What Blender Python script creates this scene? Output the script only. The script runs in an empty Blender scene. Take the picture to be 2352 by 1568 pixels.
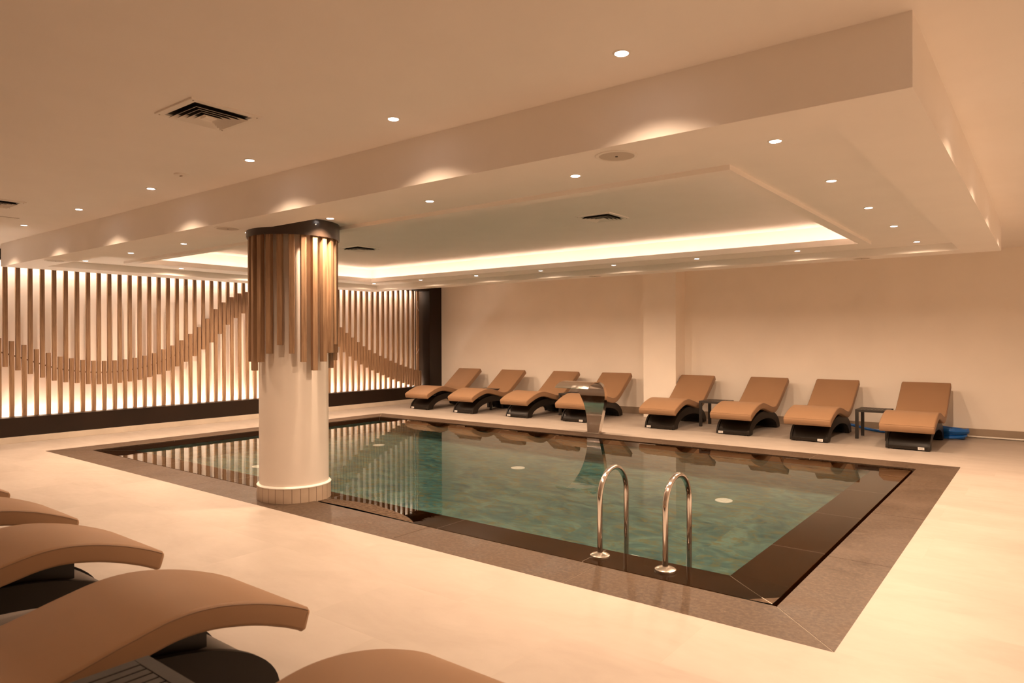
import bpy, bmesh, math, random
from mathutils import Vector, Matrix
random.seed(7)
scene = bpy.context.scene
COL = scene.collection

# ---------------------------------------------------------------- camera
PITCH, YAW, ROLL = -0.00271825, 0.65921745, -0.00254831
CAM_H = 1.45
fw = Vector((-math.sin(YAW) * math.cos(PITCH), math.cos(YAW) * math.cos(PITCH), math.sin(PITCH)))
rt = Vector((math.cos(YAW), math.sin(YAW), 0))
up = rt.cross(fw)
ra = math.cos(ROLL) * rt + math.sin(ROLL) * up
ua = -math.sin(ROLL) * rt + math.cos(ROLL) * up
cd = bpy.data.cameras.new('camera')
cam = bpy.data.objects.new('camera', cd)
COL.objects.link(cam)
cam.matrix_world = Matrix(((ra.x, ua.x, -fw.x, 0), (ra.y, ua.y, -fw.y, 0), (ra.z, ua.z, -fw.z, CAM_H), (0, 0, 0, 1)))
cd.sensor_width = 36.0
cd.lens = 1590.86 / 2352 * 36.0
cd.clip_start = 0.02
cd.dof.use_dof = True
cd.dof.focus_distance = 8.5
cd.dof.aperture_fstop = 4.0
scene.camera = cam

# ---------------------------------------------------------------- world, view, sampling
w = bpy.data.worlds.new('world')
scene.world = w
w.use_nodes = True
w.node_tree.nodes['Background'].inputs[0].default_value = (0.9, 0.6, 0.38, 1)
w.node_tree.nodes['Background'].inputs[1].default_value = 0.0
scene.view_settings.view_transform = 'Standard'
scene.view_settings.look = 'None'
scene.view_settings.gamma = 1
scene.view_settings.use_curve_mapping = False
scene.view_settings.exposure = 0.60
cy = scene.cycles
cy.max_bounces = 20
cy.diffuse_bounces = 16
cy.glossy_bounces = 4
cy.transmission_bounces = 6
cy.transparent_max_bounces = 8
cy.sample_clamp_indirect = 10.0
cy.caustics_reflective = False
cy.caustics_refractive = True
cy.use_denoising = True

# lamp settings (colour, power)
SPOT_COL = (1.0, 0.675, 0.44)
SPOT_MAIN = 57.0
SPOT_SOFFIT = 112.0
SPOT_ADDED = 75.0  # power of the unseen lamps added at the right
LED_COL = (1.0, 0.66, 0.50)
LED_COVE = 9.5
LED_WALL = 190.0

# ---------------------------------------------------------------- materials
MATS = {}


class NT:
    def __init__(s, name):
        s.m = bpy.data.materials.new(name)
        s.m.use_nodes = True
        s.t = s.m.node_tree
        s.b = s.t.nodes['Principled BSDF']
        s.out = s.t.nodes['Material Output']
        MATS[name] = s.m

    def n(s, kind, **kw):
        nd = s.t.nodes.new('ShaderNode' + kind)
        for k, v in kw.items():
            if k.startswith('i_'):
                key = k[2:]
                key = int(key) if key.isdigit() else key
                if isinstance(v, bpy.types.NodeSocket):
                    s.t.links.new(v, nd.inputs[key])
                else:
                    nd.inputs[key].default_value = v
            else:
                setattr(nd, k, v)
        return nd

    def l(s, a, b):
        s.t.links.new(a, b)

    def math(s, op, a, b=0.0, c=0.0):
        nd = s.t.nodes.new('ShaderNodeMath')
        nd.operation = op
        for i, v in enumerate((a, b, c)):
            if isinstance(v, bpy.types.NodeSocket):
                s.t.links.new(v, nd.inputs[i])
            else:
                nd.inputs[i].default_value = v
        return nd.outputs[0]

    def mix(s, fac, a, b, blend='MIX'):
        nd = s.t.nodes.new('ShaderNodeMix')
        nd.data_type = 'RGBA'
        nd.blend_type = blend
        for i, v in ((0, fac), (6, a), (7, b)):
            if isinstance(v, bpy.types.NodeSocket):
                s.t.links.new(v, nd.inputs[i])
            else:
                if i > 0 and len(v) == 3:
                    v = (*v, 1)
                nd.inputs[i].default_value = v
        return nd.outputs[2]

    def ramp(s, f, stops):
        nd = s.t.nodes.new('ShaderNodeValToRGB')
        cr = nd.color_ramp
        while len(cr.elements) < len(stops):
            cr.elements.new(0.5)
        for e, (p, c) in zip(cr.elements, stops):
            e.position = p
            e.color = (*c, 1) if len(c) == 3 else c
        s.l(f, nd.inputs[0])
        return nd.outputs[0]

    def noise(s, vec, scale, detail=4, rough=0.5, dist=0.0):
        nd = s.n('TexNoise')
        s.l(vec, nd.inputs['Vector'])
        nd.inputs['Scale'].default_value = scale
        nd.inputs['Detail'].default_value = detail
        nd.inputs['Roughness'].default_value = rough
        nd.inputs['Distortion'].default_value = dist
        return nd.outputs['Fac']

    def vmul(s, vec, v, add=None):
        nd = s.n('VectorMath', operation='MULTIPLY')
        s.l(vec, nd.inputs[0])
        nd.inputs[1].default_value = v
        return nd.outputs[0]

    def bump(s, h, strength, dist):
        nd = s.n('Bump')
        nd.inputs['Strength'].default_value = strength
        nd.inputs['Distance'].default_value = dist
        s.l(h, nd.inputs['Height'])
        s.l(nd.outputs[0], s.b.inputs['Normal'])

    def base(s, c):
        if isinstance(c, bpy.types.NodeSocket):
            s.l(c, s.b.inputs['Base Color'])
        else:
            s.b.inputs['Base Color'].default_value = (*c, 1)

    def rough(s, r):
        if isinstance(r, bpy.types.NodeSocket):
            s.l(r, s.b.inputs['Roughness'])
        else:
            s.b.inputs['Roughness'].default_value = r


def plain(name, col, rough=0.5, metal=0.0, spec=0.5, noise=0.0, scale=8.0):
    t = NT(name)
    if noise:
        tc = t.n('TexCoord')
        f = t.noise(tc.outputs['Object'], scale, 4)
        lo = tuple(c * (1 - noise) for c in col)
        hi = tuple(min(1, c * (1 + noise)) for c in col)
        t.base(t.ramp(f, [(0.3, lo), (0.7, hi)]))
    else:
        t.base(col)
    t.rough(rough)
    t.b.inputs['Metallic'].default_value = metal
    t.b.inputs['Specular IOR Level'].default_value = spec
    return t.m


def emit(name, col, s):
    t = NT(name)
    t.base((0.8, 0.8, 0.8))
    t.b.inputs['Emission Color'].default_value = (*col, 1)
    t.b.inputs['Emission Strength'].default_value = s
    return t.m


plain('ceiling_paint', (0.93, 0.90, 0.86), 0.6, spec=0.3, noise=0.012, scale=3)
plain('wall_paint', (0.93, 0.875, 0.80), 0.6, spec=0.3, noise=0.03, scale=1.2)
plain('white_back', (0.88, 0.84, 0.80), 0.6, spec=0.2)
plain('column_paint', (0.80, 0.74, 0.68), 0.35, spec=0.4, noise=0.015, scale=4)
plain('black_panel', (0.016, 0.008, 0.004), 0.42, spec=0.3, noise=0.2, scale=2)
plain('collar_metal', (0.035, 0.024, 0.018), 0.28, spec=0.6)
plain('black_shell', (0.008, 0.005, 0.003), 0.36, spec=0.5)
plain('black_rim', (0.013, 0.009, 0.006), 0.45, spec=0.35)
plain('anthracite', (0.035, 0.030, 0.027), 0.45, spec=0.4)
plain('white_label', (0.75, 0.74, 0.72), 0.4)
plain('label_ink', (0.30, 0.30, 0.30), 0.5)
plain('vent_white', (0.90, 0.87, 0.82), 0.45, spec=0.4)
plain('vent_dark', (0.012, 0.010, 0.008), 0.8)
plain('speaker_grille', (0.60, 0.54, 0.47), 0.6, noise=0.03, scale=300)
plain('trim_grey', (0.35, 0.28, 0.22), 0.4)
plain('hose_blue', (0.006, 0.13, 0.50), 0.4, spec=0.5)
plain('pipe_white', (0.8, 0.78, 0.74), 0.4)
plain('grout_light', (0.62, 0.55, 0.46), 0.8)
plain('slot_dark', (0.015, 0.012, 0.010), 0.5)
plain('inlet_white', (0.80, 0.85, 0.80), 0.4)
plain('dark_wood', (0.10, 0.045, 0.02), 0.5)
plain('piping', (0.22, 0.13, 0.075), 0.5)
plain('steel_flange', (0.80, 0.76, 0.70), 0.22, metal=1.0)
emit('lamp_lens', (1.0, 0.86, 0.80), 14.0)
emit('led_cove', LED_COL, LED_COVE)
emit('led_wall', (1.0, 0.78, 0.60), LED_WALL)
emit('led_wall_top', (1.0, 0.78, 0.60), LED_WALL * 0.35)

t = NT('floor_tile')                        # 1.2 x 0.6 m beige stoneware, laid with random offsets
geo = t.n('NewGeometry')
sx = t.n('SeparateXYZ')
t.l(geo.outputs['Position'], sx.inputs[0])
v = t.math('DIVIDE', t.math('SUBTRACT', sx.outputs['Y'], 2.25), 0.6)
row = t.math('FLOOR', v)
wn = t.n('TexWhiteNoise', noise_dimensions='1D')
t.l(row, wn.inputs['W'])
u = t.math('DIVIDE', t.math('ADD', sx.outputs['X'], t.math('MULTIPLY', wn.outputs['Value'], 1.2)), 1.2)
fu, fv = t.math('FRACT', u), t.math('FRACT', v)
du = t.math('MULTIPLY', t.math('MINIMUM', fu, t.math('SUBTRACT', 1.0, fu)), 1.2)
dv = t.math('MULTIPLY', t.math('MINIMUM', fv, t.math('SUBTRACT', 1.0, fv)), 0.6)
dm = t.math('MINIMUM', du, dv)
line = t.math('SUBTRACT', 1.0, t.math('SMOOTH_MIN', t.math('DIVIDE', dm, 0.0022), 1.0, 0.2))
cmb = t.n('CombineXYZ')
t.l(t.math('FLOOR', u), cmb.inputs[0])
t.l(row, cmb.inputs[1])
wn2 = t.n('TexWhiteNoise', noise_dimensions='3D')
t.l(cmb.outputs[0], wn2.inputs['Vector'])
off = t.n('VectorMath', operation='MULTIPLY_ADD')
t.l(wn2.outputs['Color'], off.inputs[0])
off.inputs[1].default_value = (9, 9, 9)
t.l(t.vmul(geo.outputs['Position'], (0.7, 1.4, 1)), off.inputs[2])
n1 = t.noise(off.outputs[0], 1.8, 6, 0.6, 0.6)
n2 = t.noise(off.outputs[0], 14, 4, 0.6)
c1 = t.ramp(n1, [(0.25, (0.3570, 0.3071, 0.2658)), (0.5, (0.4152, 0.3647, 0.3228)), (0.75, (0.4579, 0.4069, 0.3646))])
c2 = t.mix(t.math('MULTIPLY', n2, 0.25), c1, (0.3784, 0.3311, 0.2838))
tone = t.math('ADD', 0.965, t.math('MULTIPLY', wn2.outputs['Value'], 0.05))
hs = t.n('HueSaturation')
t.l(c2, hs.inputs['Color'])
t.l(tone, hs.inputs['Value'])
t.base(t.mix(t.math('MULTIPLY', line, 0.45), hs.outputs[0], (0.42, 0.34, 0.27)))
t.rough(t.math('ADD', 0.42, t.math('MULTIPLY', n2, 0.15)))
t.b.inputs['Specular IOR Level'].default_value = 0.35
t.bump(t.math('SUBTRACT', t.math('MULTIPLY', n2, 0.1), line), 0.3, 0.001)

t = NT('skirting_tile')
geo = t.n('NewGeometry')
n1 = t.noise(geo.outputs['Position'], 3.0, 5, 0.6)
t.base(t.ramp(n1, [(0.3, (0.2880, 0.2240, 0.1680)), (0.7, (0.3680, 0.2960, 0.2240))]))
t.rough(0.5)

t = NT('skirting_pale')
geo = t.n('NewGeometry')
n1 = t.noise(geo.outputs['Position'], 3.0, 5, 0.6)
t.base(t.ramp(n1, [(0.3, (0.50, 0.44, 0.37)), (0.7, (0.60, 0.53, 0.45))]))
t.rough(0.5)

t = NT('coping_stone')                      # dark brown-grey stone with pale flecks
geo = t.n('NewGeometry')
p = geo.outputs['Position']
n1 = t.noise(p, 2.2, 6, 0.62, 0.4)
n2 = t.noise(p, 38, 5, 0.7)
n3 = t.noise(t.vmul(p, (1, 3.0, 1)), 26, 3, 0.6, 0.8)
c = t.ramp(n1, [(0.32, (0.040, 0.025, 0.016)), (0.68, (0.085, 0.056, 0.037))])
c = t.mix(t.ramp(n2, [(0.42, (0, 0, 0)), (0.66, (0.8, 0.8, 0.8))]), c, (0.125, 0.086, 0.059))
c = t.mix(t.ramp(n3, [(0.68, (0, 0, 0)), (0.76, (0.7, 0.7, 0.7))]), c, (0.30, 0.235, 0.175))
t.base(c)
t.rough(t.ramp(n1, [(0.3, (0.32, 0.32, 0.32)), (0.7, (0.55, 0.55, 0.55))]))
t.b.inputs['Specular IOR Level'].default_value = 0.22
t.bump(n2, 0.35, 0.0015)

t = NT('curb_stone')                        # the same stone, wet
geo = t.n('NewGeometry')
p = geo.outputs['Position']
n1 = t.noise(p, 2.5, 5, 0.6)
n2 = t.noise(p, 30, 4, 0.7)
c = t.ramp(n1, [(0.3, (0.0288, 0.0088, 0.0020)), (0.7, (0.0416, 0.0136, 0.0032))])
c = t.mix(t.ramp(n2, [(0.6, (0, 0, 0)), (0.8, (0.4, 0.4, 0.4))]), c, (0.07, 0.045, 0.028))
sz = t.n('SeparateXYZ')
t.l(p, sz.inputs[0])
dry = t.math('GREATER_THAN', sz.outputs['Z'], -0.0082)    # stone standing clear of the water is dry and paler
c = t.mix(dry, c, t.ramp(n2, [(0.35, (0.070, 0.048, 0.034)), (0.7, (0.150, 0.108, 0.078))]))
t.base(c)
t.rough(0.35)
t.b.inputs['Specular IOR Level'].default_value = 0.0

t = NT('pool_tile')                         # blue-green marbled stoneware with olive veins
geo = t.n('NewGeometry')
p = geo.outputs['Position']
sx = t.n('SeparateXYZ')
t.l(p, sx.inputs[0])
uu = t.math('DIVIDE', sx.outputs['X'], 1.2)
vv = t.math('DIVIDE', sx.outputs['Y'], 0.6)
cmb = t.n('CombineXYZ')
t.l(t.math('FLOOR', uu), cmb.inputs[0])
t.l(t.math('FLOOR', vv), cmb.inputs[1])
wn2 = t.n('TexWhiteNoise', noise_dimensions='3D')
t.l(cmb.outputs[0], wn2.inputs['Vector'])
off = t.n('VectorMath', operation='MULTIPLY_ADD')
t.l(wn2.outputs['Color'], off.inputs[0])
off.inputs[1].default_value = (7, 7, 7)
t.l(t.vmul(p, (1.0, 1.5, 1.4)), off.inputs[2])
q = off.outputs[0]
n1 = t.noise(q, 2.0, 8, 0.66, 1.6)
n2 = t.noise(q, 3.8, 9, 0.72, 2.2)
n3 = t.noise(q, 7.0, 8, 0.75, 1.5)
c = t.ramp(n1, [(0.34, (0.0288, 0.1080, 0.1260)), (0.48, (0.0720, 0.1800, 0.1800)), (0.60, (0.1368, 0.2664, 0.2376))])
c = t.mix(t.ramp(n2, [(0.50, (0, 0, 0)), (0.60, (0.8, 0.8, 0.8))]), c, (0.1656, 0.1656, 0.0684))
c = t.mix(t.ramp(n3, [(0.58, (0, 0, 0)), (0.68, (0.7, 0.7, 0.7))]), c, (0.045, 0.085, 0.075))
t.base(c)
t.rough(0.5)
t.b.inputs['Specular IOR Level'].default_value = 0.0

t = NT('water')
t.t.nodes.remove(t.b)
tc = t.n('NewGeometry')
gl = t.n('BsdfGlass')
gl.inputs['IOR'].default_value = 1.333
gl.inputs['Roughness'].default_value = 0.0
gl.inputs['Color'].default_value = (0.97, 1.0, 0.99, 1)
na = t.noise(t.vmul(tc.outputs['Position'], (1, 1, 0)), 5.0, 3, 0.5, 0.3)
bm_ = t.n('Bump')
bm_.inputs['Strength'].default_value = 0.09
bm_.inputs['Distance'].default_value = 0.004
t.l(na, bm_.inputs['Height'])
t.l(bm_.outputs[0], gl.inputs['Normal'])
t.l(gl.outputs[0], t.out.inputs['Surface'])

t = NT('oak')                               # brushed oak laminate, grain along Z
tc = t.n('TexCoord')
oi = t.n('ObjectInfo')
off = t.n('VectorMath', operation='ADD')
t.l(tc.outputs['Object'], off.inputs[0])
sc_ = t.n('CombineXYZ')
for k in range(3):
    t.l(t.math('MULTIPLY', oi.outputs['Random'], (37.0, 19.0, 53.0)[k]), sc_.inputs[k])
t.l(sc_.outputs[0], off.inputs[1])
q = t.vmul(off.outputs[0], (1, 1, 0.045))
n1 = t.noise(q, 55, 5, 0.65, 0.4)
q2 = t.vmul(off.outputs[0], (1, 1, 0.25))
n2 = t.noise(q2, 9, 4, 0.6, 0.5)
c = t.ramp(n1, [(0.30, (0.1833, 0.1014, 0.0546)), (0.5, (0.3120, 0.1911, 0.1092)), (0.72, (0.4056, 0.2691, 0.1638))])
c = t.mix(t.ramp(n2, [(0.55, (0, 0, 0)), (0.75, (0.55, 0.55, 0.55))]), c, (0.22, 0.120, 0.062))
t.base(c)
t.rough(0.5)
t.bump(n1, 0.25, 0.001)

t = NT('leather')                           # tan upholstery
tc = t.n('TexCoord')
n1 = t.noise(tc.outputs['Object'], 2.0, 3)
n2 = t.noise(tc.outputs['Object'], 220, 2)
t.base(t.ramp(n1, [(0.3, (0.3043, 0.1800, 0.1009)), (0.7, (0.3260, 0.1957, 0.1117))]))
t.rough(0.48)
t.b.inputs['Specular IOR Level'].default_value = 0.35
t.bump(n2, 0.12, 0.0006)

t = NT('steel')
tc = t.n('TexCoord')
n1 = t.noise(tc.outputs['Object'], 14, 4)
t.base((0.78, 0.75, 0.72))
t.b.inputs['Metallic'].default_value = 1.0
t.rough(t.ramp(n1, [(0.35, (0.05, 0.05, 0.05)), (0.7, (0.16, 0.16, 0.16))]))

t = NT('column_tile')                       # skirting tiles round the column, thin dark joints
tc = t.n('TexCoord')
sx = t.n('SeparateXYZ')
t.l(tc.outputs['Object'], sx.inputs[0])
a = t.math('ARCTAN2', sx.outputs['Y'], sx.outputs['X'])
fr = t.math('FRACT', t.math('MULTIPLY', a, 28 / (2 * math.pi)))
ln = t.math('LESS_THAN', t.math('MINIMUM', fr, t.math('SUBTRACT', 1.0, fr)), 0.028)
n1 = t.noise(tc.outputs['Object'], 6, 4)
c = t.ramp(n1, [(0.3, (0.46, 0.36, 0.27)), (0.7, (0.56, 0.45, 0.35))])
t.base(t.mix(ln, c, (0.14, 0.09, 0.06)))
t.rough(0.45)


# ---------------------------------------------------------------- mesh helpers
def obj(name, bm, mat, parent=None, smooth=False, loc=None, rotz=0.0):
    me = bpy.data.meshes.new(name)
    bmesh.ops.recalc_face_normals(bm, faces=bm.faces[:])
    bm.to_mesh(me)
    bm.free()
    for m in (mat if isinstance(mat, (list, tuple)) else [mat]):
        me.materials.append(MATS[m])
    if smooth:
        for p in me.polygons:
            p.use_smooth = True
        try:
            me.set_sharp_from_angle(angle=math.radians(38))
        except Exception:
            pass
    o = bpy.data.objects.new(name, me)
    COL.objects.link(o)
    if parent:
        o.parent = parent
    if loc is not None:
        o.location = loc
    if rotz:
        o.rotation_euler = (0, 0, rotz)
    return o


def empty(name, loc=(0, 0, 0), rotz=0.0):
    o = bpy.data.objects.new(name, None)
    o.empty_display_size = 0.1
    COL.objects.link(o)
    o.location = loc
    o.rotation_euler = (0, 0, rotz)
    return o


def tag(o, label, cat, group=None, kind=None):
    o['label'] = label
    o['category'] = cat
    if group:
        o['group'] = group
    if kind:
        o['kind'] = kind
    return o


def structure(o):
    o['kind'] = 'structure'
    return o


def copy_tree(o, parent=None):
    c = o.copy()
    COL.objects.link(c)
    c.parent = parent
    for ch in list(o.children):
        copy_tree(ch, c)
    return c


def box(bm, x0, x1, y0, y1, z0, z1, bev=0.0, mi=0):
    vs = [bm.verts.new((x, y, z)) for z in (z0, z1) for y in (y0, y1) for x in (x0, x1)]
    fs = [(0, 2, 3, 1), (4, 5, 7, 6), (0, 1, 5, 4), (2, 6, 7, 3), (0, 4, 6, 2), (1, 3, 7, 5)]
    faces = [bm.faces.new([vs[i] for i in f]) for f in fs]
    for f in faces:
        f.material_index = mi
    if bev:
        es = list({e for f in faces for e in f.edges})
        bmesh.ops.bevel(bm, geom=es, offset=bev, segments=2, affect='EDGES', profile=0.6)
    return bm


def quad(bm, pts, mi=0):
    f = bm.faces.new([bm.verts.new(p) for p in pts])
    f.material_index = mi
    return f


def lathe(bm, prof, seg=48, cx=0, cy_=0, mi=0, cap0=False, cap1=False):
    rings = []
    for r, z in prof:
        if r < 1e-6:
            rings.append([bm.verts.new((cx, cy_, z))])
        else:
            rings.append([bm.verts.new((cx + r * math.cos(2 * math.pi * k / seg), cy_ + r * math.sin(2 * math.pi * k / seg), z)) for k in range(seg)])
    for a, b in zip(rings[:-1], rings[1:]):
        for k in range(seg):
            k2 = (k + 1) % seg
            if len(a) == 1 and len(b) == 1:
                continue
            if len(a) == 1:
                f = bm.faces.new((a[0], b[k], b[k2]))
            elif len(b) == 1:
                f = bm.faces.new((a[k], a[k2], b[0]))
            else:
                f = bm.faces.new((a[k], a[k2], b[k2], b[k]))
            f.material_index = mi
    if cap0:
        bm.faces.new(rings[0])
    if cap1:
        bm.faces.new(rings[-1])
    return bm


def tube(bm, pts, r, seg=12, cap=True, mi=0):
    pts = [Vector(p) for p in pts]
    rings = []
    prev = None
    for i, p in enumerate(pts):
        d = (pts[min(i + 1, len(pts) - 1)] - pts[max(i - 1, 0)]).normalized()
        if prev is None:
            a = d.orthogonal().normalized()
        else:
            a = (prev - d * prev.dot(d)).normalized()
        prev = a
        b = d.cross(a)
        rr = r[i] if isinstance(r, list) else r
        rings.append([bm.verts.new(p + rr * (math.cos(2 * math.pi * k / seg) * a + math.sin(2 * math.pi * k / seg) * b)) for k in range(seg)])
    for a, b in zip(rings[:-1], rings[1:]):
        for k in range(seg):
            f = bm.faces.new((a[k], a[(k + 1) % seg], b[(k + 1) % seg], b[k]))
            f.material_index = mi
    if cap:
        bm.faces.new(rings[0])
        bm.faces.new(rings[-1])
    return bm


def spline(pts, n):
    """Catmull-Rom through pts"""
    P = [Vector(p) for p in pts]
    P = [P[0] * 2 - P[1]] + P + [P[-1] * 2 - P[-2]]
    out = []
    for i in range(1, len(P) - 2):
        for k in range(n):
            s = k / n
            a, b, c, d = P[i - 1], P[i], P[i + 1], P[i + 2]
            out.append(0.5 * ((2 * b) + (c - a) * s + (2 * a - 5 * b + 4 * c - d) * s * s + (3 * b - a - 3 * c + d) * s ** 3))
    out.append(P[-2])
    return out


def interp(x, xs, ys):
    if x <= xs[0]:
        return ys[0]
    for a, b, c, d in zip(xs[:-1], xs[1:], ys[:-1], ys[1:]):
        if x <= b:
            return c + (d - c) * (x - a) / (b - a)
    return ys[-1]


# ---------------------------------------------------------------- room shell
XL, XR, Y0, Y1, ZC = -12.05, 3.2, -2.6, 12.15, 2.743
K = 0.9205        # plan scale of the ceiling layout (it sits lower than first surveyed)
CO = (-10.44, 3.44, -0.785, 9.25)            # outer edge of the coping
SL = (-10.02, 3.84, -1.165, 8.84)            # inner edge of the coping = overflow slot
CU = (-9.985, 3.875, -1.20, 8.805)           # outer edge of the overflow curb
PI_ = (-9.60, 4.20, -1.555, 8.46)            # pool basin
WATER_Z = -0.008

bm = bmesh.new()
o4 = [(XL, Y0), (XR, Y0), (XR, Y1), (XL, Y1)]
i4 = [(CO[0], CO[1]), (CO[2], CO[1]), (CO[2], CO[3]), (CO[0], CO[3])]
for k in range(4):
    a, b, c, d = o4[k], o4[(k + 1) % 4], i4[(k + 1) % 4], i4[k]
    quad(bm, [(*a, 0), (*b, 0), (*c, 0), (*d, 0)])
    quad(bm, [(*c, 0), (*d, 0), (*d, -0.15), (*c, -0.15)])
structure(obj('floor', bm, 'floor_tile'))

bm = bmesh.new()
box(bm, XL - 0.1, XR + 0.1, Y0 - 0.1, Y1 + 0.1, ZC, ZC + 0.1)
structure(obj('ceiling', bm, 'ceiling_paint'))
bm = bmesh.new(); box(bm, XL - 0.1, XL, Y0 - 0.1, Y1 + 0.1, -0.05, ZC)
structure(obj('wall_left', bm, 'white_back'))
bm = bmesh.new(); box(bm, XR, XR + 0.1, Y0 - 0.1, Y1 + 0.1, -0.05, ZC)
structure(obj('wall_right', bm, 'wall_paint'))
bm = bmesh.new(); box(bm, XL, XR, Y1, Y1 + 0.1, -0.05, ZC)
structure(obj('wall_back', bm, 'wall_paint'))
bm = bmesh.new(); box(bm, XL, XR, Y0 - 0.1, Y0, -0.05, ZC)
structure(obj('wall_front', bm, 'wall_paint'))

# wall pillar and skirting
PX0, PX1, PY = -5.99, -5.345, 11.745
bm = bmesh.new(); box(bm, PX0, PX1, PY, Y1 + 0.02, 0, ZC)
structure(obj('trim_1', bm, 'wall_paint'))
for nm, x0, x1 in (('baseboard_back', -11.58, PX0), ('baseboard_back', PX1, XR)):
    bm = bmesh.new(); box(bm, x0, x1, Y1 - 0.012, Y1 + 0.01, 0, 0.132, 0.002)
    x = x0 + 0.55
    structure(obj(nm, bm, 'skirting_tile'))

# dropped ceiling: stepped tray with a light cove
def loops_mesh(loops):
    bm = bmesh.new()
    R = []
    for (x0, y0, x1, y1, z) in loops:
        R.append([bm.verts.new(p) for p in ((x0, y0, z), (x1, y0, z), (x1, y1, z), (x0, y1, z))])
    for a, b in zip(R[:-1], R[1:]):
        for k in range(4):
            bm.faces.new((a[k], a[(k + 1) % 4], b[(k + 1) % 4], b[k]))
    return bm


kk = lambda *v: tuple(K * c for c in v)
BX = kk(-11.98, 3.395, -0.46, 10.40)
ST = kk(-11.43, 3.80, -0.86, 9.99)
LO = kk(-10.78, 4.57, -1.69, 9.26)
LI = kk(-10.55, 4.69, -1.80, 9.08)
LB = kk(-10.575, 4.665, -1.775, 9.105)
CW = kk(-10.74, 4.52, -1.62, 9.27)
ZB, ZS, ZL, ZT = 2.4395, 2.527, 2.495, 2.563
structure(obj('trim_2', loops_mesh([(*BX, ZC + 0.01), (*BX, ZB), (*ST, ZB), (*ST, ZS), (*LO, ZS)]), 'ceiling_paint'))
structure(obj('trim_3', loops_mesh([(*LO, ZS + 0.001), (*LO, ZL), (*LI, ZL), (*LI, ZT), (*LB, ZT), (*LB, 2.541), (*CW, 2.541), (*CW, ZC + 0.01)]), 'ceiling_paint'))


def strip_box(bm, x0, x1, y0, y1, z0, z1, step=0.5):
    """a long thin box cut into short lengths along its long side"""
    if x1 - x0 > y1 - y0:
        n = max(1, round((x1 - x0) / step))
        for k in range(n):
            box(bm, x0 + (x1 - x0) * k / n, x0 + (x1 - x0) * (k + 1) / n, y0, y1, z0, z1)
    else:
        n = max(1, round((y1 - y0) / step))
        for k in range(n):
            box(bm, x0, x1, y0 + (y1 - y0) * k / n, y0 + (y1 - y0) * (k + 1) / n, z0, z1)


bm = bmesh.new()
e = 0.02
for (x0, x1, y0, y1) in ((LB[0] - 0.035, LB[2] + 0.035, LB[1] - 0.035, LB[1] - 0.02), (LB[0] - 0.035, LB[2] + 0.035, LB[3] + 0.02, LB[3] + 0.035),
                         (LB[0] - 0.035, LB[0] - 0.02, LB[1], LB[3]), (LB[2] + 0.02, LB[2] + 0.035, LB[1], LB[3])):
    strip_box(bm, x0, x1, y0, y1, 2.542, 2.549)
tag(obj('light_strip', bm, 'led_cove'), 'warm LED strip hidden in the cove round the recessed ceiling panel', 'light strip')

# ---------------------------------------------------------------- slatted wall
fw_ = empty('slatted_wall', (-11.8, 7.0, 0))
tag(fw_, 'backlit wall feature of vertical oak slats meeting in a wave on a black frame', 'slatted wall')


def fpart(name, bm, mat, smooth=False):
    o = obj(name, bm, mat, fw_, smooth)
    o.location = (11.8, -7.0, 0)
    return o


YS0, YS1 = 1.45, 11.745
bm = bmesh.new(); box(bm, -11.83, -11.60, YS0, YS1, 0.09, 0.358, 0.003)
fpart('plinth', bm, 'black_panel')
bm = bmesh.new(); box(bm, -11.83, -11.575, YS0, YS1 + 0.40, 0.0, 0.088, 0.003)
fpart('skirting', bm, 'skirting_pale')
bm = bmesh.new(); box(bm, -12.049, -11.56, YS1, Y1 - 0.002, 0.09, ZC - 0.001, 0.003)
fpart('end_panel', bm, 'black_panel')
bm = bmesh.new()
box(bm, -11.83, -11.60, YS0, YS1, 2.60, ZC - 0.001)
fpart('header', bm, 'black_panel')

UX = [1.9, 2.6, 3.08, 3.235] + [3.39 + 0.1545 * i for i in range(25)] + [7.3, 7.6, 7.9, 8.2, 8.6, 9.0, 9.26, 9.416, 9.571, 9.729, 9.885, 10.044, 10.197, 10.353, 10.512, 10.665, 10.821, 10.979, 11.139, 11.303, 11.46, 11.8]
UZ = [1.45, 1.28, 1.19, 1.135] + [1.079, 1.024, .965, .905, .852, .820, .800, .777, .766, .763, .772, .787, .807, .841, .885, .938, 1.006, 1.08, 1.175, 1.29, 1.414, 1.565, 1.733, 1.86, 1.948] + [2.01, 2.03, 2.0, 1.92, 1.74, 1.49, 1.31, 1.194, 1.097, 1.004, .917, .840, .776, .711, .653, .596, .543, .492, .445, .397, .368, .365]
LX = [1.9, 2.6, 3.3] + [3.466 + 0.1545 * i for i in range(24)] + [7.3, 7.6, 7.9, 8.2, 8.6, 9.0, 9.327, 9.483, 9.645, 9.806, 9.961, 10.115, 10.27, 10.425, 10.582, 10.736, 10.896, 11.052, 11.208, 11.361, 11.516, 11.674, 11.8]
LZ = [1.82, 1.65, 1.495] + [1.446, 1.391, 1.328, 1.272, 1.213, 1.183, 1.153, 1.139, 1.133, 1.135, 1.147, 1.168, 1.202, 1.24, 1.303, 1.365, 1.454, 1.563, 1.685, 1.835, 2.007, 2.135, 2.238, 2.314] + [2.37, 2.39, 2.36, 2.28, 2.12, 1.91, 1.73, 1.609, 1.505, 1.405, 1.312, 1.228, 1.155, 1.093, 1.034, .978, .925, .872, .826, .779, .744, .717, .70]


def slat(name, y, z0, z1, parent_off=(11.8, -7.0, 0)):
    bm = bmesh.new()
    box(bm, -0.02, 0.02, -0.029, 0.029, 0, z1 - z0, 0.004)
    o = obj(name, bm, 'oak', fw_)
    o.location = (-11.798 + parent_off[0], y + parent_off[1], z0)
    return o


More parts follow.
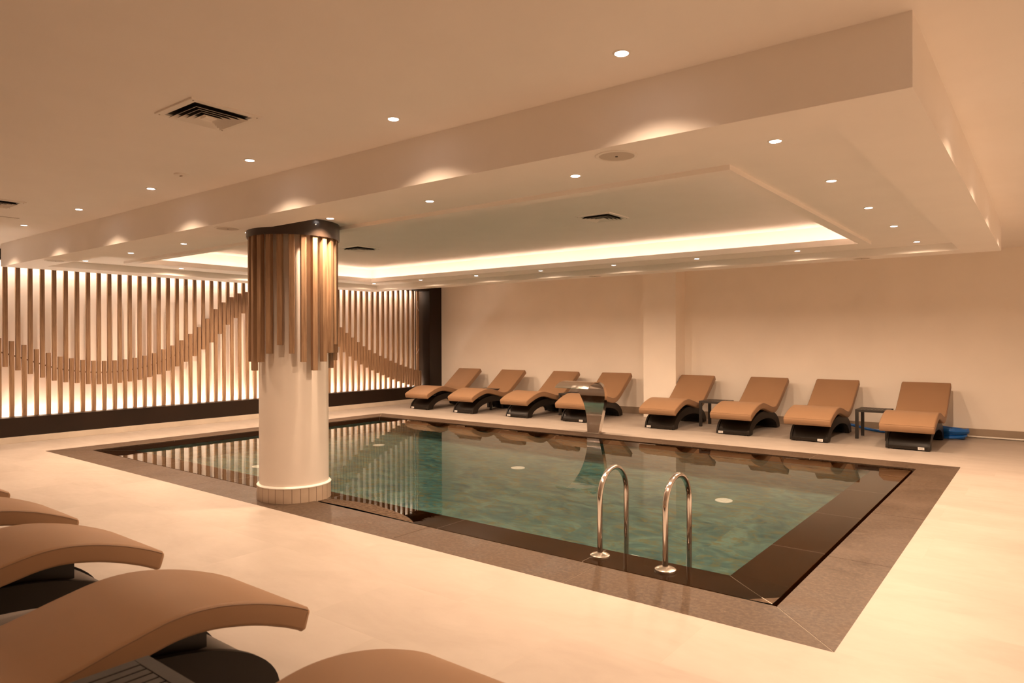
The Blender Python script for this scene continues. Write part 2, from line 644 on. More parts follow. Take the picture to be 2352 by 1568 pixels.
i = -12
while True:
    y = 3.39 + 0.1545 * i
    if y > YS1 - 0.04:
        break
    if y > YS0 + 0.03:
        zt = 2.60
        slat('hanging_slat', y, interp(y, UX, UZ), zt)
    y2 = y + 0.0772
    if YS0 + 0.03 < y2 < YS1 - 0.03:
        slat('standing_slat', y2, 0.358, interp(y2, LX, LZ))
    i += 1
bm = bmesh.new()
pts = []
y = YS0 + 0.1
while y < YS1 - 0.05:
    pts.append((-11.83, y, 0.5 * (interp(y, UX, UZ) + interp(y, LX, LZ))))
    y += 0.08
tube(bm, pts, 0.011, 8)
fpart('curved_rail', bm, 'dark_wood', True)
bm = bmesh.new(); strip_box(bm, -12.0, -11.985, YS0, YS1 - 0.005, 0.20, 0.205, 0.45)
fpart('light_strip', bm, 'led_wall')
bm = bmesh.new(); strip_box(bm, -11.90, -11.885, YS0, YS1 - 0.005, 2.67, 2.675, 0.45)
fpart('light_strip', bm, 'led_wall_top')
bm = bmesh.new()
tube(bm, spline([(-11.775, 11.56, 2.36), (-11.765, 11.53, 2.30), (-11.765, 11.54, 2.22), (-11.775, 11.60, 2.13)], 5), 0.004, 6)
tube(bm, spline([(-11.77, 11.60, 1.24), (-11.765, 11.55, 1.17), (-11.772, 11.52, 1.12)], 5), 0.004, 6)
fpart('loose_wire', bm, 'white_label', True)

# ---------------------------------------------------------------- pool
pool = empty('swimming_pool', (-5.6, 6.33, 0))
tag(pool, 'rectangular indoor pool with dark stone rim and blue-green marbled tiles', 'swimming pool')


def ppart(name, bm, mat, smooth=False):
    o = obj(name, bm, mat, pool, smooth)
    o.location = (5.6, -6.33, 0)
    return o


bm = bmesh.new()
G = 0.0022


def prism(bm, poly, z0, z1):
    a = [bm.verts.new((x, y, z0)) for x, y in poly]
    b = [bm.verts.new((x, y, z1)) for x, y in poly]
    n = len(poly)
    bm.faces.new(a)
    bm.faces.new(b)
    for k in range(n):
        bm.faces.new((a[k], a[(k + 1) % n], b[(k + 1) % n], b[k]))


def ring_slabs(bm, O, I, z0, z1, jx, jy, g=G):
    """mitred ring of slabs between rectangles O and I with joints at jx, jy"""
    def side(a0, a1, b0, b1, joints, horiz, out, inn):
        # outer edge from a0 to a1, inner from b0 to b1 (coordinates along the side)
        xs = [None] + joints + [None]
        for s0, s1 in zip(xs[:-1], xs[1:]):
            oa = a0 + g * 1.5 if s0 is None else s0 + g
            ia = b0 + g * 1.5 if s0 is None else s0 + g
            ob = a1 - g * 1.5 if s1 is None else s1 - g
            ib = b1 - g * 1.5 if s1 is None else s1 - g
            poly = [(oa, out), (ob, out), (ib, inn), (ia, inn)]
            if not horiz:
                poly = [(p[1], p[0]) for p in poly]
            prism(bm, poly, z0, z1)
    side(O[0], O[2], I[0], I[2], jx, True, O[1], I[1])
    side(O[0], O[2], I[0], I[2], jx, True, O[3], I[3])
    side(O[1], O[3], I[1], I[3], jy, False, O[0], I[0])
    side(O[1], O[3], I[1], I[3], jy, False, O[2], I[2])


JX = [-8.29, -6.79, -5.29, -3.79, -2.29]
JY = [4.94, 6.39, 7.84]
ring_slabs(bm, CO, SL, -0.03, 0.001, JX, JY)
bmesh.ops.recalc_face_normals(bm, faces=bm.faces[:])
ppart('coping', bm, 'coping_stone')
bm = bmesh.new()
ring_slabs(bm, (CO[0] + .002, CO[1] + .002, CO[2] - .002, CO[3] - .002), (SL[0] - .004, SL[1] - .004, SL[2] + .004, SL[3] + .004), -0.15, -0.0012, [], [], 0.0)
ppart('grout', bm, 'grout_light')
bm = bmesh.new()     # overflow channel
for k in range(4):
    a4 = [(SL[0], SL[1]), (SL[2], SL[1]), (SL[2], SL[3]), (SL[0], SL[3])]
    c4 = [(CU[0], CU[1]), (CU[2], CU[1]), (CU[2], CU[3]), (CU[0], CU[3])]
    a, b, c, d = a4[k], a4[(k + 1) % 4], c4[(k + 1) % 4], c4[k]
    quad(bm, [(*a, -.12), (*b, -.12), (*c, -.12), (*d, -.12)])
    quad(bm, [(*a, -.03), (*b, -.03), (*b, -.12), (*a, -.12)])
    quad(bm, [(*c, -.05), (*d, -.05), (*d, -.12), (*c, -.12)])
ppart('overflow_channel', bm, 'slot_dark')


def curb_z(x, y):
    z = -0.017
    # the stone rises just clear of the water at the near right corner and beside the column
    dc = (x - CU[2]) * 0.9 - (y - CU[1]) * 0.9       # 0 at the corner, falls inwards
    z += 0.0125 * max(0, 1 + (dc / 0.42)) ** 1.0 if dc > -0.42 else 0
    if y < 4.25:
        k = max(0.0, 1 - abs(x + 4.75) / 1.05)
        z += 0.019 * (k ** 0.6) * max(0, 1 - (y - CU[1]) / 0.42) if k > 0 else 0
    return z


def curb_side(bm, x0, x1, y0, y1, nx, ny, mitre):
    V = {}
    for i in range(nx + 1):
        for j in range(ny + 1):
            s, t_ = i / nx, j / ny
            x, y = mitre(s, t_)
            V[i, j] = bm.verts.new((x, y, curb_z(x, y)))
    for i in range(nx):
        for j in range(ny):
            bm.faces.new((V[i, j], V[i + 1, j], V[i + 1, j + 1], V[i, j + 1]))


bm = bmesh.new()


def lerp(a, b, s):
    return a + (b - a) * s


curb_side(bm, 0, 0, 0, 0, 180, 10, lambda s, t_: (lerp(lerp(CU[0], PI_[0], t_), lerp(CU[2], PI_[2], t_), s), lerp(CU[1], PI_[1], t_)))
curb_side(bm, 0, 0, 0, 0, 20, 2, lambda s, t_: (lerp(lerp(CU[0], PI_[0], t_), lerp(CU[2], PI_[2], t_), s), lerp(CU[3], PI_[3], t_)))
curb_side(bm, 0, 0, 0, 0, 20, 2, lambda s, t_: (lerp(CU[0], PI_[0], t_), lerp(lerp(CU[1], PI_[1], t_), lerp(CU[3], PI_[3], t_), s)))
curb_side(bm, 0, 0, 0, 0, 100, 10, lambda s, t_: (lerp(CU[2], PI_[2], t_), lerp(lerp(CU[1], PI_[1], t_), lerp(CU[3], PI_[3], t_), s)))
for R_, zb in ((CU, -.12), (PI_, -.045)):
    c4 = [(R_[0], R_[1]), (R_[2], R_[1]), (R_[2], R_[3]), (R_[0], R_[3])]
    for k in range(4):
        a, b = c4[k], c4[(k + 1) % 4]
        quad(bm, [(*a, -.012), (*b, -.012), (*b, zb), (*a, zb)])
bmesh.ops.remove_doubles(bm, verts=bm.verts[:], dist=0.0001)
ppart('overflow_curb', bm, 'curb_stone', True)
def joint(p, q, w=0.0016):       # thin joints in the curb
    bm = bmesh.new()
    p, q = Vector(p), Vector(q)
    d = (q - p).normalized()
    nrm = Vector((-d.y, d.x)) * w
    N = 10
    for k in range(N):
        a, b = p.lerp(q, k / N), p.lerp(q, (k + 1) / N)
        quad(bm, [(a.x - nrm.x, a.y - nrm.y, curb_z(a.x, a.y) + .0007), (a.x + nrm.x, a.y + nrm.y, curb_z(a.x, a.y) + .0007),
                  (b.x + nrm.x, b.y + nrm.y, curb_z(b.x, b.y) + .0007), (b.x - nrm.x, b.y - nrm.y, curb_z(b.x, b.y) + .0007)])
    ppart('curb_joint', bm, 'grout_light')
for ca, cb in (((CU[0], CU[1]), (PI_[0], PI_[1])), ((CU[2], CU[1]), (PI_[2], PI_[1])), ((CU[2], CU[3]), (PI_[2], PI_[3])), ((CU[0], CU[3]), (PI_[0], PI_[3]))):
    joint(ca, cb)
for x in (-8.24, -6.75, -5.25, -3.745, -2.43):
    joint((x, CU[1]), (x, PI_[1]))
for y in (5.02, 6.17, 7.3):
    joint((CU[2], y), (PI_[2], y))
bm = bmesh.new()
z0, z1 = -1.32, -0.045
c4 = [(PI_[0], PI_[1]), (PI_[2], PI_[1]), (PI_[2], PI_[3]), (PI_[0], PI_[3])]
quad(bm, [(*c, z0) for c in c4])
for k in range(4):
    a, b = c4[k], c4[(k + 1) % 4]
    quad(bm, [(*a, z0), (*b, z0), (*b, z1), (*a, z1)])
basin = ppart('basin', bm, 'pool_tile')
bm = bmesh.new()
NXW, NYW = 24, 14
V = [[bm.verts.new((lerp(CU[0], CU[2], i / NXW), lerp(CU[1], CU[3], j / NYW), WATER_Z)) for j in range(NYW + 1)] for i in range(NXW + 1)]
for i in range(NXW):
    for j in range(NYW):
        bm.faces.new((V[i][j], V[i + 1][j], V[i + 1][j + 1], V[i][j + 1]))
water = ppart('water', bm, 'water', True)
if water.data.polygons[0].normal.z < 0:
    water.data.flip_normals()
for (x, y) in ((-2.82, 7.43), (-5.64, 7.40), (-8.44, 7.42), (-2.82, 5.30), (-8.44, 5.30)):
    bm = bmesh.new()
    lathe(bm, [(0, .022), (.035, .022), (.036, .014), (.05, .014), (.051, .02), (.092, .012), (.095, 0.0)], 32)
    o = ppart('floor_inlet', bm, 'inlet_white', True)
    o.location = (x + 5.6, y - 6.33, z0)
for o_ in pool.children:
    if o_ is not water:
        o_.cycles.is_caustics_receiver = True
water.cycles.is_caustics_caster = True

# ---------------------------------------------------------------- column
CX, CY = -5.56, 3.858
colm = empty('column', (CX, CY, 0))
tag(colm, 'round white column at the pool edge wrapped with hanging oak slats under a dark metal collar', 'column')
bm = bmesh.new(); lathe(bm, [(.31, 0.10), (.31, 2.526)], 96)
obj('shaft', bm, 'column_paint', colm, True)
bm = bmesh.new(); lathe(bm, [(.331, -0.02), (.330, 0.127), (.326, .130), (.31, .130)], 96)
obj('tile_skirting', bm, 'column_tile', colm, True)
bm = bmesh.new(); lathe(bm, [(.332, .127), (.333, .134), (.325, .142), (.309, .146)], 96)
obj('grout_bead', bm, 'white_back', colm, True)
bm = bmesh.new(); lathe(bm, [(.405, 2.526), (.405, 2.379), (.415, 2.377), (.4155, 2.38), (.4155, 2.526)], 96)
obj('collar', bm, 'collar_metal', colm, True)
cam_ang = math.atan2(-CY, -CX)
for k in range(24):
    # k counts from the slat that faces the camera, positive to the right
    a = cam_ang + math.radians(-2.75 + 15 * k)
    ph = (k + 5) % 6
    seq = {1: 1.180, 2: 1.256, 3: 1.332, 4: 1.408, 5: 1.332, 0: 1.256}
    zb = seq[ph]
    bm = bmesh.new()
    box(bm, -0.0225, 0.0225, -0.0235, 0.0235, 0, 2.51 - zb, 0.003)
    o = obj('slat', bm, 'oak', colm)
    o.location = (0.378 * math.cos(a), 0.378 * math.sin(a), zb)
    o.rotation_euler = (0, 0, a)
bm = bmesh.new()
a = cam_ang + math.radians(26)
lathe(bm, [(0, .012), (.006, .011), (.009, .006), (.010, 0)], 16)
o = obj('bolt', bm, 'steel_flange', colm, True)
o.location = (0.416 * math.cos(a), 0.416 * math.sin(a), 2.475)
o.rotation_euler = (0, math.radians(90), a)

# ---------------------------------------------------------------- loungers
PROF = [(0.0, .322), (.10, .371), (.25, .427), (.42, .466), (.57, .471), (.73, .441), (.89, .402), (1.02, .376), (1.13, .381), (1.24, .428), (1.36, .507), (1.50, .606), (1.64, .706), (1.775, .805)]
W = .634
TH = .095


def lounger_proto(label_side):
    root = empty('lounger')
    top = spline([(0, y, z) for y, z in PROF], 6)
    N = len(top)
    # cushion: rounded section swept along the profile
    bm = bmesh.new()
    sec = []
    r = .016
    hw = W / 2
    for cx_, cz_, a0 in ((hw - r, -r, 0), (-hw + r, -r, 90), (-hw + r, -TH + r, 180), (hw - r, -TH + r, 270)):
        for q_ in range(5):
            an = math.radians(a0 + 22.5 * q_)
            sec.append((cx_ + r * math.cos(an), cz_ + r * math.sin(an)))
    rings = []
    nn = []
    for i in range(N):
        d = (top[min(i + 1, N - 1)] - top[max(i - 1, 0)]).normalized()
        nn.append(Vector((0, -d.z, d.y)))
    nn[0] = Vector((0, -0.30, 0.95)).normalized()
    def ring(p, n_, sx=1.0, sz=1.0, shift=0.0, dvec=None):
        vs = []
        for (x, z) in sec:
            zz = -TH / 2 + (z + TH / 2) * sz
            q_ = p + n_ * zz + Vector((x * sx, 0, 0))
            if dvec is not None:
                q_ = q_ + dvec * shift
            vs.append(bm.verts.new(q_))
        return vs
    d0 = Vector((0, -0.95, -0.30)).normalized()
    d1 = (top[-1] - top[-2]).normalized()
    rings.append(ring(top[0], nn[0], .955, .60, .0, d0))
    rings.append(ring(top[0], nn[0], .988, .90, -.008, d0))
    rings.append(ring(top[0], nn[0], 1, 1, -.022, d0))
    for i in range(1, N - 1):
        rings.append(ring(top[i], nn[i]))
    rings.append(ring(top[-1], nn[-1], 1, 1, -.018, d1))
    rings.append(ring(top[-1], nn[-1], .99, .93, -.006, d1))
    rings.append(ring(top[-1], nn[-1], .96, .70, 0, d1))
    ns = len(sec)
    for a_, b_ in zip(rings[:-1], rings[1:]):
        for k in range(ns):
            bm.faces.new((a_[k], a_[(k + 1) % ns], b_[(k + 1) % ns], b_[k]))
    bm.faces.new(rings[0])
    bm.faces.new(rings[-1])
    cush = obj('cushion', bm, 'leather', root, True)
    bm = bmesh.new()
    for sgn in (-1, 1):
        tube(bm, [top[i] + nn[i] * (-.010) + Vector((sgn * (hw - .001), 0, 0)) for i in range(1, N - 1)], .0022, 6)
    obj('piping', bm, 'piping', cush, True)
    # base: two rim plates with a shell between them
    C0, AO, HO, AI, HI = .815, .70, .325, .555, .205
    def arch(bm, x0, x1, ao, ho, ai, hi, zb=.012):
        K = 36
        P0, P1 = [], []
        for k in range(K + 1):
            th = math.pi * k / K
            cs, sn = math.cos(th), math.sin(th)
            oy, oz = C0 - ao * cs, zb + (ho - zb) * (abs(sn) ** .92)
            iy, iz = C0 - ai * cs, zb + (hi - zb) * (abs(sn) ** .92)
            P0.append((oy, oz)); P1.append((iy, iz))
        V = [[bm.verts.new((x, p[0], p[1])) for p in P] for x in (x0, x1) for P in (P0, P1)]
        o0, i0, o1, i1 = V
        for k in range(K):
            bm.faces.new((o0[k], o0[k + 1], i0[k + 1], i0[k]))
            bm.faces.new((o1[k], o1[k + 1], i1[k + 1], i1[k]))
            bm.faces.new((o0[k], o0[k + 1], o1[k + 1], o1[k]))
            bm.faces.new((i0[k], i0[k + 1], i1[k + 1], i1[k]))
        for k in (0, K):
            bm.faces.new((o0[k], i0[k], i1[k], o1[k]))
    for sgn in (-1, 1):
        bm = bmesh.new()
        xa, xb = sorted((sgn * .255, sgn * .225))
        arch(bm, xa, xb, AO, HO, AI, HI)
        obj('side_panel', bm, 'black_rim', root, True)
    bm = bmesh.new(); arch(bm, -.224, .224, AO - .012, HO - .012, AI + .012, HI + .012)
    obj('arch_shell', bm, 'black_shell', root, True)
    for y_ in (C0 - AO, C0 + AO - .022):
        bm = bmesh.new(); box(bm, -.225, .225, y_, y_ + .022, .012, .052, .003)
        obj('foot_bar', bm, 'black_rim', root)
    for y_ in (C0 - AO + .015, C0 + AO - .075):
        for x_ in (-.21, .17):
            bm = bmesh.new()
            box(bm, x_, x_ + .04, y_, y_ + .06, 0.0, .013)
            obj('foot_pad', bm, 'black_shell', root)
    bm = bmesh.new(); 
    sv = [(.40, .27), (.40, .355), (.56, .372), (.88, .308), (.88, .27)]
    va = [bm.verts.new((-.20, a_, b_)) for a_, b_ in sv]
    vb = [bm.verts.new((.20, a_, b_)) for a_, b_ in sv]
    bm.faces.new(va); bm.faces.new(vb)
    for k in range(5):
        bm.faces.new((va[k], va[(k + 1) % 5], vb[(k + 1) % 5], vb[k]))
    obj('support_block', bm, 'black_shell', root)
    bm = bmesh.new()
    xl = -.20 if label_side < 0 else .14
    box(bm, xl - .02, xl + .052, C0 - AO - .004, C0 - AO + .001, .016, .05, .001, 0)
    box(bm, xl - .010, xl + .042, C0 - AO - .0048, C0 - AO - .003, .036, .040, 0, 1)
    box(bm, xl - .010, xl + .042, C0 - AO - .0048, C0 - AO - .003, .027, .031, 0, 1)
    pl = obj('nameplate', bm, ['white_label', 'label_ink'], root)
    pl['label'] = 'small white maker plate on the black foot'
    return root


protoL = lounger_proto(-1)
protoR = lounger_proto(1)
FAR = [(-10.37, 10.11, 1.9, -1, 'tan wave lounger closest to the slatted wall, first in the far row'),
       (-9.125, 10.08, 0.8, -1, 'tan wave lounger second from the slatted wall in the far row'),
       (-7.83, 10.12, -0.5, -1, 'tan wave lounger third from the slatted wall, left of the curved steel spout'),
       (-6.600, 10.155, 2.0, 1, 'tan wave lounger partly hidden behind the curved steel spout'),
       (-4.968, 10.175, 1.4, -1, 'tan wave lounger right in front of the square wall pillar'),
       (-3.782, 10.200, -1.0, -1, 'tan wave lounger third from the right in the far row, side table on its left'),
       (-2.681, 10.166, -0.5, 1, 'tan wave lounger second from the right in the far row, side table on its right'),
       (-1.455, 10.150, -0.4, 1, 'tan wave lounger at the right end of the far row with blue hose behind')]
NEAR = [(-1.455, 'tan wave lounger cut off by the bottom edge, nearest to the camera on the right'),
        (-2.765, 'large tan wave lounger in the bottom left foreground beside the slatted table'),
        (-4.03, 'tan wave lounger at the left edge, behind the large foreground one'),
        (-5.14, 'tan wave lounger tip at the left edge, third behind the foreground table'),
        (-6.39, 'small sliver of a tan lounger at the left edge, furthest of the near row')]
first = {-1: protoL, 1: protoR}
used = {-1: False, 1: False}


def place_lounger(x, y, rz, side, label, group):
    if used[side]:
        o = copy_tree(first[side])
    else:
        o = first[side]
        used[side] = True
    o.location = (x, y, 0)
    o.rotation_euler = (0, 0, rz)
    tag(o, label, 'lounger', group)


for x, y, rz, sd, lb in FAR:
    place_lounger(x, y, math.radians(rz), sd, lb, 'loungers along the far wall')
for x, lb in NEAR:
    place_lounger(x, 1.785, math.pi, -1, lb, 'loungers on the near side of the pool')


# ---------------------------------------------------------------- side tables
def table_proto():
    root = empty('side_table')
    S, H = .43, .425
    bm = bmesh.new()
    b = .045
    for (x0, x1, y0, y1) in ((0, S, 0, b), (0, S, S - b, S), (0, b, b, S - b), (S - b, S, b, S - b)):
        box(bm, x0, x1, y0, y1, H - .035, H, .002)
    obj('top_frame', bm, 'anthracite', root)
    bm = bmesh.new()
    n = 8
    inn = S - 2 * b
    pw = inn / n
    for k in range(n):
        box(bm, b + pw * k + .004, b + pw * (k + 1) - .004, b - .002, S - b + .002, H - .02, H - .002, .001)
    obj('slat_top', bm, 'anthracite', root)
    for lx in (0, S - .042):
        for ly in (0, S - .042):
            bm = bmesh.new()
            box(bm, lx, lx + .042, ly, ly + .042, 0, H - .034, .002)
            obj('leg', bm, 'anthracite', root)
    return root


tp = table_proto()
TB = [(-2.226, 11.01, 'dark grey slatted side table by the right end lounger, blue hose below it'),
      (-4.60, 11.01, 'dark grey side table between the pillar lounger and its right neighbour'),
      (-7.415, 11.02, 'dark side table just left of the lounger behind the steel spout'),
      (-9.52, 11.02, 'dark side table mostly hidden behind the second far lounger from the slats'),
      (-2.322, .625, 'grey slatted side table in the bottom left foreground')]
for i_, (x, y, lb) in enumerate(TB):
    o = tp if i_ == 0 else copy_tree(tp)
    o.location = (x, y, 0)
    tag(o, lb, 'side table', 'slatted side tables')

# ---------------------------------------------------------------- steel water spout
sp = empty('water_spout', (-5.565, 9.23, 0))
tag(sp, 'curved polished steel water spout arching over the far pool edge', 'water spout')
SPR = [(9.215, 0.0, .100, .085), (9.225, .10, .112, .085), (9.245, .22, .128, .085), (9.25, .36, .158, .085), (9.235, .48, .190, .082), (9.19, .60, .225, .072),
       (9.11, .70, .255, .055), (9.00, .77, .273, .034), (8.88, .802, .282, .018), (8.76, .80, .288, .010), (8.67, .772, .290, .008), (8.60, .727, .290, .006)]
PT = spline([(y, z, 0) for y, z, _, _ in SPR], 5)
PW = spline([(a_, b_, 0) for _, _, a_, b_ in SPR], 5)
bm = bmesh.new()
rg = []
for i, (p, q_) in enumerate(zip(PT, PW)):
    d = (PT[min(i + 1, len(PT) - 1)] - PT[max(i - 1, 0)]).normalized()
    nx, nz = d.y, -d.x        # towards +Y on the rising part, up on the crest
    hw_, th_ = q_.x, q_.y
    y, z = p.x - 9.23, p.y
    rg.append([bm.verts.new((-hw_, y, z)), bm.verts.new((hw_, y, z)), bm.verts.new((hw_, y + nx * th_, z + nz * th_)), bm.verts.new((-hw_, y + nx * th_, z + nz * th_))])
for a_, b_ in zip(rg[:-1], rg[1:]):
    for k in range(4):
        bm.faces.new((a_[k], a_[(k + 1) % 4], b_[(k + 1) % 4], b_[k]))
bm.faces.new(rg[0]); bm.faces.new(rg[-1])
obj('blade', bm, 'steel', sp, True)
bm = bmesh.new(); box(bm, -.15, .15, -.05, .13, 0.001, .007, .002)
o = obj('base_plate', bm, 'steel_flange', sp)

# ---------------------------------------------------------------- handrails
for x, lb in ((-2.383, 'left one of the two steel handrails at the near pool edge'), (-1.909, 'right one of the two steel handrails at the near pool edge')):
    hr = empty('handrail', (x, 4.035, 0))
    tag(hr, lb, 'handrail', 'pool handrails')
    bm = bmesh.new()
    pts = [(0, 0, -0.01), (0, 0, .1), (0, 0, .2), (0, 0, .30), (0, 0, .36)]
    for k in range(1, 24):
        th = math.pi * k / 24
        pts.append((0, .183 - .183 * math.cos(th), .375 + .190 * math.sin(th)))
    pts += [(0, .366, .36), (0, .366, .2), (0, .366, 0), (0, .366, -.4), (0, .366, -.9)]
    tube(bm, pts, .0185, 20)
    obj('tube', bm, 'steel', hr, True)
    bm = bmesh.new()
    lathe(bm, [(.0186, .022), (.026, .020), (.055, .012), (.066, .005), (.067, -.004), (.066, -.018)], 40)
    obj('flange', bm, 'steel_flange', hr, True)

# ---------------------------------------------------------------- blue hose and pipe
bm = bmesh.new()
pts = []
for k in range(0, 24 * 5 + 1):
    a = 2 * math.pi * k / 24
    lvl = k / 24
    r = .155 + .018 * math.sin(a * .37) + .012 * lvl
    pts.append((-1.13 + r * math.cos(a) * 1.05, 11.85 + r * math.sin(a) * .95, .022 + .026 * lvl + .012 * math.sin(a + lvl)))
bmh = bmesh.new()
first_pts = spline([(-2.52, 11.90, .10), (-2.42, 11.93, .085), (-2.28, 11.95, .05), (-2.10, 11.94, .025), (-1.85, 11.90, .023), (-1.60, 11.86, .024), (-1.45, 11.78, .03), (-1.25, 11.70, .035), (-1.02, 11.74, .03), (-.975, 11.85, .022)], 8)
tube(bmh, first_pts[:-1] + [Vector(p) for p in pts], .021, 12)
tag(obj('hose', bmh, 'hose_blue', None, True), 'blue pool hose coiled on the floor behind the right end lounger', 'hose')
bm.free()
bm = bmesh.new()
tube(bm, [(-2.32, 12.115, .018), (-1.0, 12.115, .018), (0.4, 12.115, .018), (2.6, 12.115, .018)], .013, 12)
tag(obj('pipe', bm, 'pipe_white', None, True), 'thin white pipe lying along the foot of the back wall', 'pipe')

# ---------------------------------------------------------------- ceiling fittings
def ceil_lamp_proto():
    root = empty('downlight')
    bm = bmesh.new()
    lathe(bm, [(.0300, .004), (.0305, -.002), (.034, -.0055), (.041, -.005), (.0445, -.002), (.045, .004)], 32)
    obj('trim_ring', bm, 'vent_white', root, True)
    bm = bmesh.new()
    lathe(bm, [(0, -.0085), (.02, -.0080), (.0305, -.0062), (.0312, -.003)], 24)
    obj('lens', bm, 'lamp_lens', root)
    return root


dl0 = ceil_lamp_proto()
dl_used = [False]
spot_n = [0]


def downlight(x, y, z, label, group, power, size=124, blend=1.0):
    o = dl0 if not dl_used[0] else copy_tree(dl0)
    dl_used[0] = True
    x, y = x * K, y * K
    o.location = (x, y, z)
    o.scale = (K, K, K)
    tag(o, label, 'downlight', group)
    ld = bpy.data.lights.new('spot', 'SPOT')
    ld.energy = power
    ld.color = SPOT_COL
    ld.spot_size = math.radians(size)
    ld.spot_blend = blend
    ld.shadow_soft_size = 0.025
    lo = bpy.data.objects.new('spot', ld)
    COL.objects.link(lo)
    lo.location = (x, y, z - .014)
    try:
        ld.cycles.is_caustics_light = True
    except Exception as ex:
        print(ex)


ORD = ['first', 'second', 'third', 'fourth', 'fifth', 'sixth', 'seventh', 'eighth']
for k in range(7):
    downlight(-1.655 - 1.633 * k, 3.02, ZC, 'round downlight in the main ceiling beside the beam, %s from the right' % ORD[k], 'downlights in the main ceiling', SPOT_MAIN)
for k, y in enumerate((4.75, 6.35, 8.0, 9.75)):
    downlight(-0.07, y, ZC, 'downlight in the main ceiling right of the dropped tray, %s from the camera' % ORD[k], 'downlights right of the tray', SPOT_MAIN)
for k in range(6):  # out-of-view lamps, added to brighten the ceiling on the right
    downlight(1.85, 0.6 + 1.75 * k, ZC, 'unseen downlight added to brighten the ceiling, far right of the tray, %s from the front' % ORD[k], 'added unseen downlights by the right wall', SPOT_ADDED)
downlight(-0.02, 3.02, ZC, 'downlight in the main ceiling off the near right corner of the dropped tray', 'downlights right of the tray', SPOT_MAIN)
XS = [-1.275, -2.67, -4.12, -5.45, -6.86, -8.26, -9.67, -11.13]
for k, x in enumerate(XS):
    lb = 'downlight in the near side of the dropped tray, %s from the right' % ORD[k]
    if k == 3:
        lb = 'downlight in the dropped tray right above the column collar'
    if k == 4:
        lb = 'downlight in the dropped tray hidden just behind the column collar'
    downlight(x, 4.19, ZS, lb, 'downlights in the near side of the tray', SPOT_SOFFIT, 130, 0.95)
    xf = [-1.26, -2.64, -4.04, -5.41, -6.82, -8.26, -9.69, -11.05][k]
    downlight(xf, 9.60, ZS, 'small downlight in the far side of the dropped tray, %s from the right' % ORD[k], 'downlights in the far side of the tray', SPOT_SOFFIT, 170, 0.7)
for k, y in enumerate((5.50, 6.84, 8.12)):
    downlight(-1.27, y, ZS, 'downlight in the right side of the dropped tray, %s from the camera' % ORD[k + 1], 'downlights in the right side of the tray', SPOT_SOFFIT, 170, 0.7)
    downlight(-11.12, (5.60, 6.95, 8.30)[k], ZS, 'downlight in the left side of the dropped tray near the slats, %s from the front' % ORD[k + 1], 'downlights in the left side of the tray', SPOT_SOFFIT, 170, 0.7)


def vent_proto():
    root = empty('ceiling_vent')
    S = .225

    def sq(bm, r0, z0_, r1, z1_, mi=0):
        a_ = [bm.verts.new((sx * r0, sy * r0, z0_)) for sx, sy in ((-1, -1), (1, -1), (1, 1), (-1, 1))]
        b_ = [bm.verts.new((sx * r1, sy * r1, z1_)) for sx, sy in ((-1, -1), (1, -1), (1, 1), (-1, 1))]
        for k in range(4):
            bm.faces.new((a_[k], a_[(k + 1) % 4], b_[(k + 1) % 4], b_[k])).material_index = mi
    bm = bmesh.new()
    sq(bm, S, .001, S, -.010); sq(bm, S, -.010, .185, -.012); sq(bm, .185, -.012, .178, .0)
    obj('frame', bm, 'vent_white', root)
    bm = bmesh.new()
    quad(bm, [(-.186, -.186, -.0008), (.186, -.186, -.0008), (.186, .186, -.0008), (-.186, .186, -.0008)])
    obj('duct_shade', bm, 'vent_dark', root)  # flat dark sheet standing in for the shade inside the vent
    for r in (.165, .130, .095, .060):
        bm = bmesh.new()
        sq(bm, r, -.030, r - .026, -.004)
        sq(bm, r, -.030, r + .0015, -.029)
        sq(bm, r + .0015, -.029, r - .0245, -.003, 1)  # upper blade faces coloured dark, painting in the shade between blades
        obj('louvre', bm, ['vent_white', 'vent_dark'], root)
    bm = bmesh.new()
    box(bm, -.034, .034, -.034, .034, -.030, -.004)
    obj('core', bm, 'vent_white', root)
    bm = bmesh.new()
    for sx in (-1, 1):
        for sy in (-1, 1):
            lathe(bm, [(0, -.0145), (.004, -.014), (.005, -.012)], 10, sx * .205, sy * .205)
    obj('screws', bm, 'trim_grey', root)
    return root


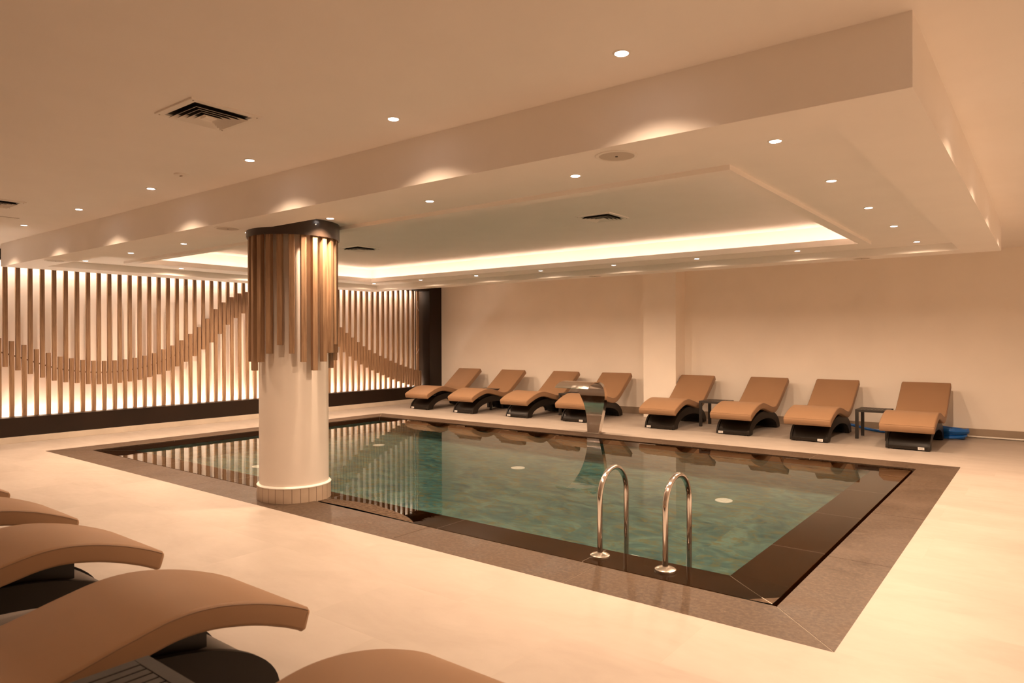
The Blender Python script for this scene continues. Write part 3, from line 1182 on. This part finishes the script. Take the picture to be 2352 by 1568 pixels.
vp = vent_proto()
for k, (x, y, z, lb) in enumerate(((-4.13, 2.255, ZC, 'square ceiling vent in the main ceiling, large one at upper left'),
                                   (-8.41, 2.315, ZC, 'square ceiling vent cut off by the left edge'),
                                   (-4.05, 6.92, ZC, 'square vent in the recessed ceiling right of centre'),
                                   (-8.33, 6.95, ZC, 'small square vent in the recessed ceiling just right of the column'))):
    o = vp if k == 0 else copy_tree(vp)
    o.location = (x * K, y * K, z)
    o.scale = (K, K, K)
    tag(o, lb, 'ceiling vent', 'square ceiling vents')
ha = empty('access_hatch', (-9.56 * K, 2.59 * K, ZC))
ha.scale = (K, K, K)
tag(ha, 'flat square access hatch in the ceiling at the left edge below the cut-off vent', 'hatch')
bm = bmesh.new(); box(bm, -.235, .235, -.235, .235, -.0012, 0.001)
obj('frame', bm, 'trim_grey', ha)
bm = bmesh.new(); box(bm, -.228, .228, -.228, .228, -.006, 0.0, .001)
obj('door', bm, 'vent_white', ha)


def speaker_proto():
    root = empty('ceiling_speaker')
    bm = bmesh.new()
    lathe(bm, [(.124, .001), (.1235, -.004), (.118, -.0065), (.104, -.006), (.1025, -.002)], 56)
    obj('rim', bm, 'vent_white', root, True)
    bm = bmesh.new()
    lathe(bm, [(.1028, -.003), (.09, -.0045), (0, -.0055)], 56)
    g = obj('grille', bm, 'speaker_grille', root, True)
    bm = bmesh.new()
    lathe(bm, [(.0085, -.0055), (.008, -.0075), (0, -.0078)], 20)
    obj('badge', bm, 'vent_dark', g)
    return root


spk = speaker_proto()
for k, (x, y, lb) in enumerate(((-2.00, 3.585, 'large round ceiling speaker in the near tray edge, right of centre'),
                                (-6.23, 3.59, 'round ceiling speaker in the near tray edge just left of the column'),
                                (-10.54, 3.60, 'round ceiling speaker in the near tray edge at far left'),
                                (-1.98, 10.20, 'thin-looking ceiling speaker in the far tray edge at right'),
                                (-6.12, 10.21, 'thin-looking ceiling speaker in the far tray edge above the pillar'),
                                (-10.0, 10.22, 'thin-looking ceiling speaker in the far tray edge above the black end panel'))):
    o = spk if k == 0 else copy_tree(spk)
    o.location = (x * K, y * K, ZB)
    o.scale = (K, K, K)
    tag(o, lb, 'speaker', 'round ceiling speakers')

sd = empty('smoke_detector', (-5.80 * K, 2.925 * K, ZC))
sd.scale = (K, K, K)
tag(sd, 'small round smoke detector in the main ceiling between two downlights', 'smoke detector')
bm = bmesh.new(); lathe(bm, [(.060, .001), (.060, -.006), (.055, -.011), (0, -.012)], 36)
obj('cover', bm, 'vent_white', sd, True)
bm = bmesh.new()
box(bm, -.016, .012, -.010, .004, -.018, -.010, .002)
obj('sensor', bm, 'trim_grey', sd)
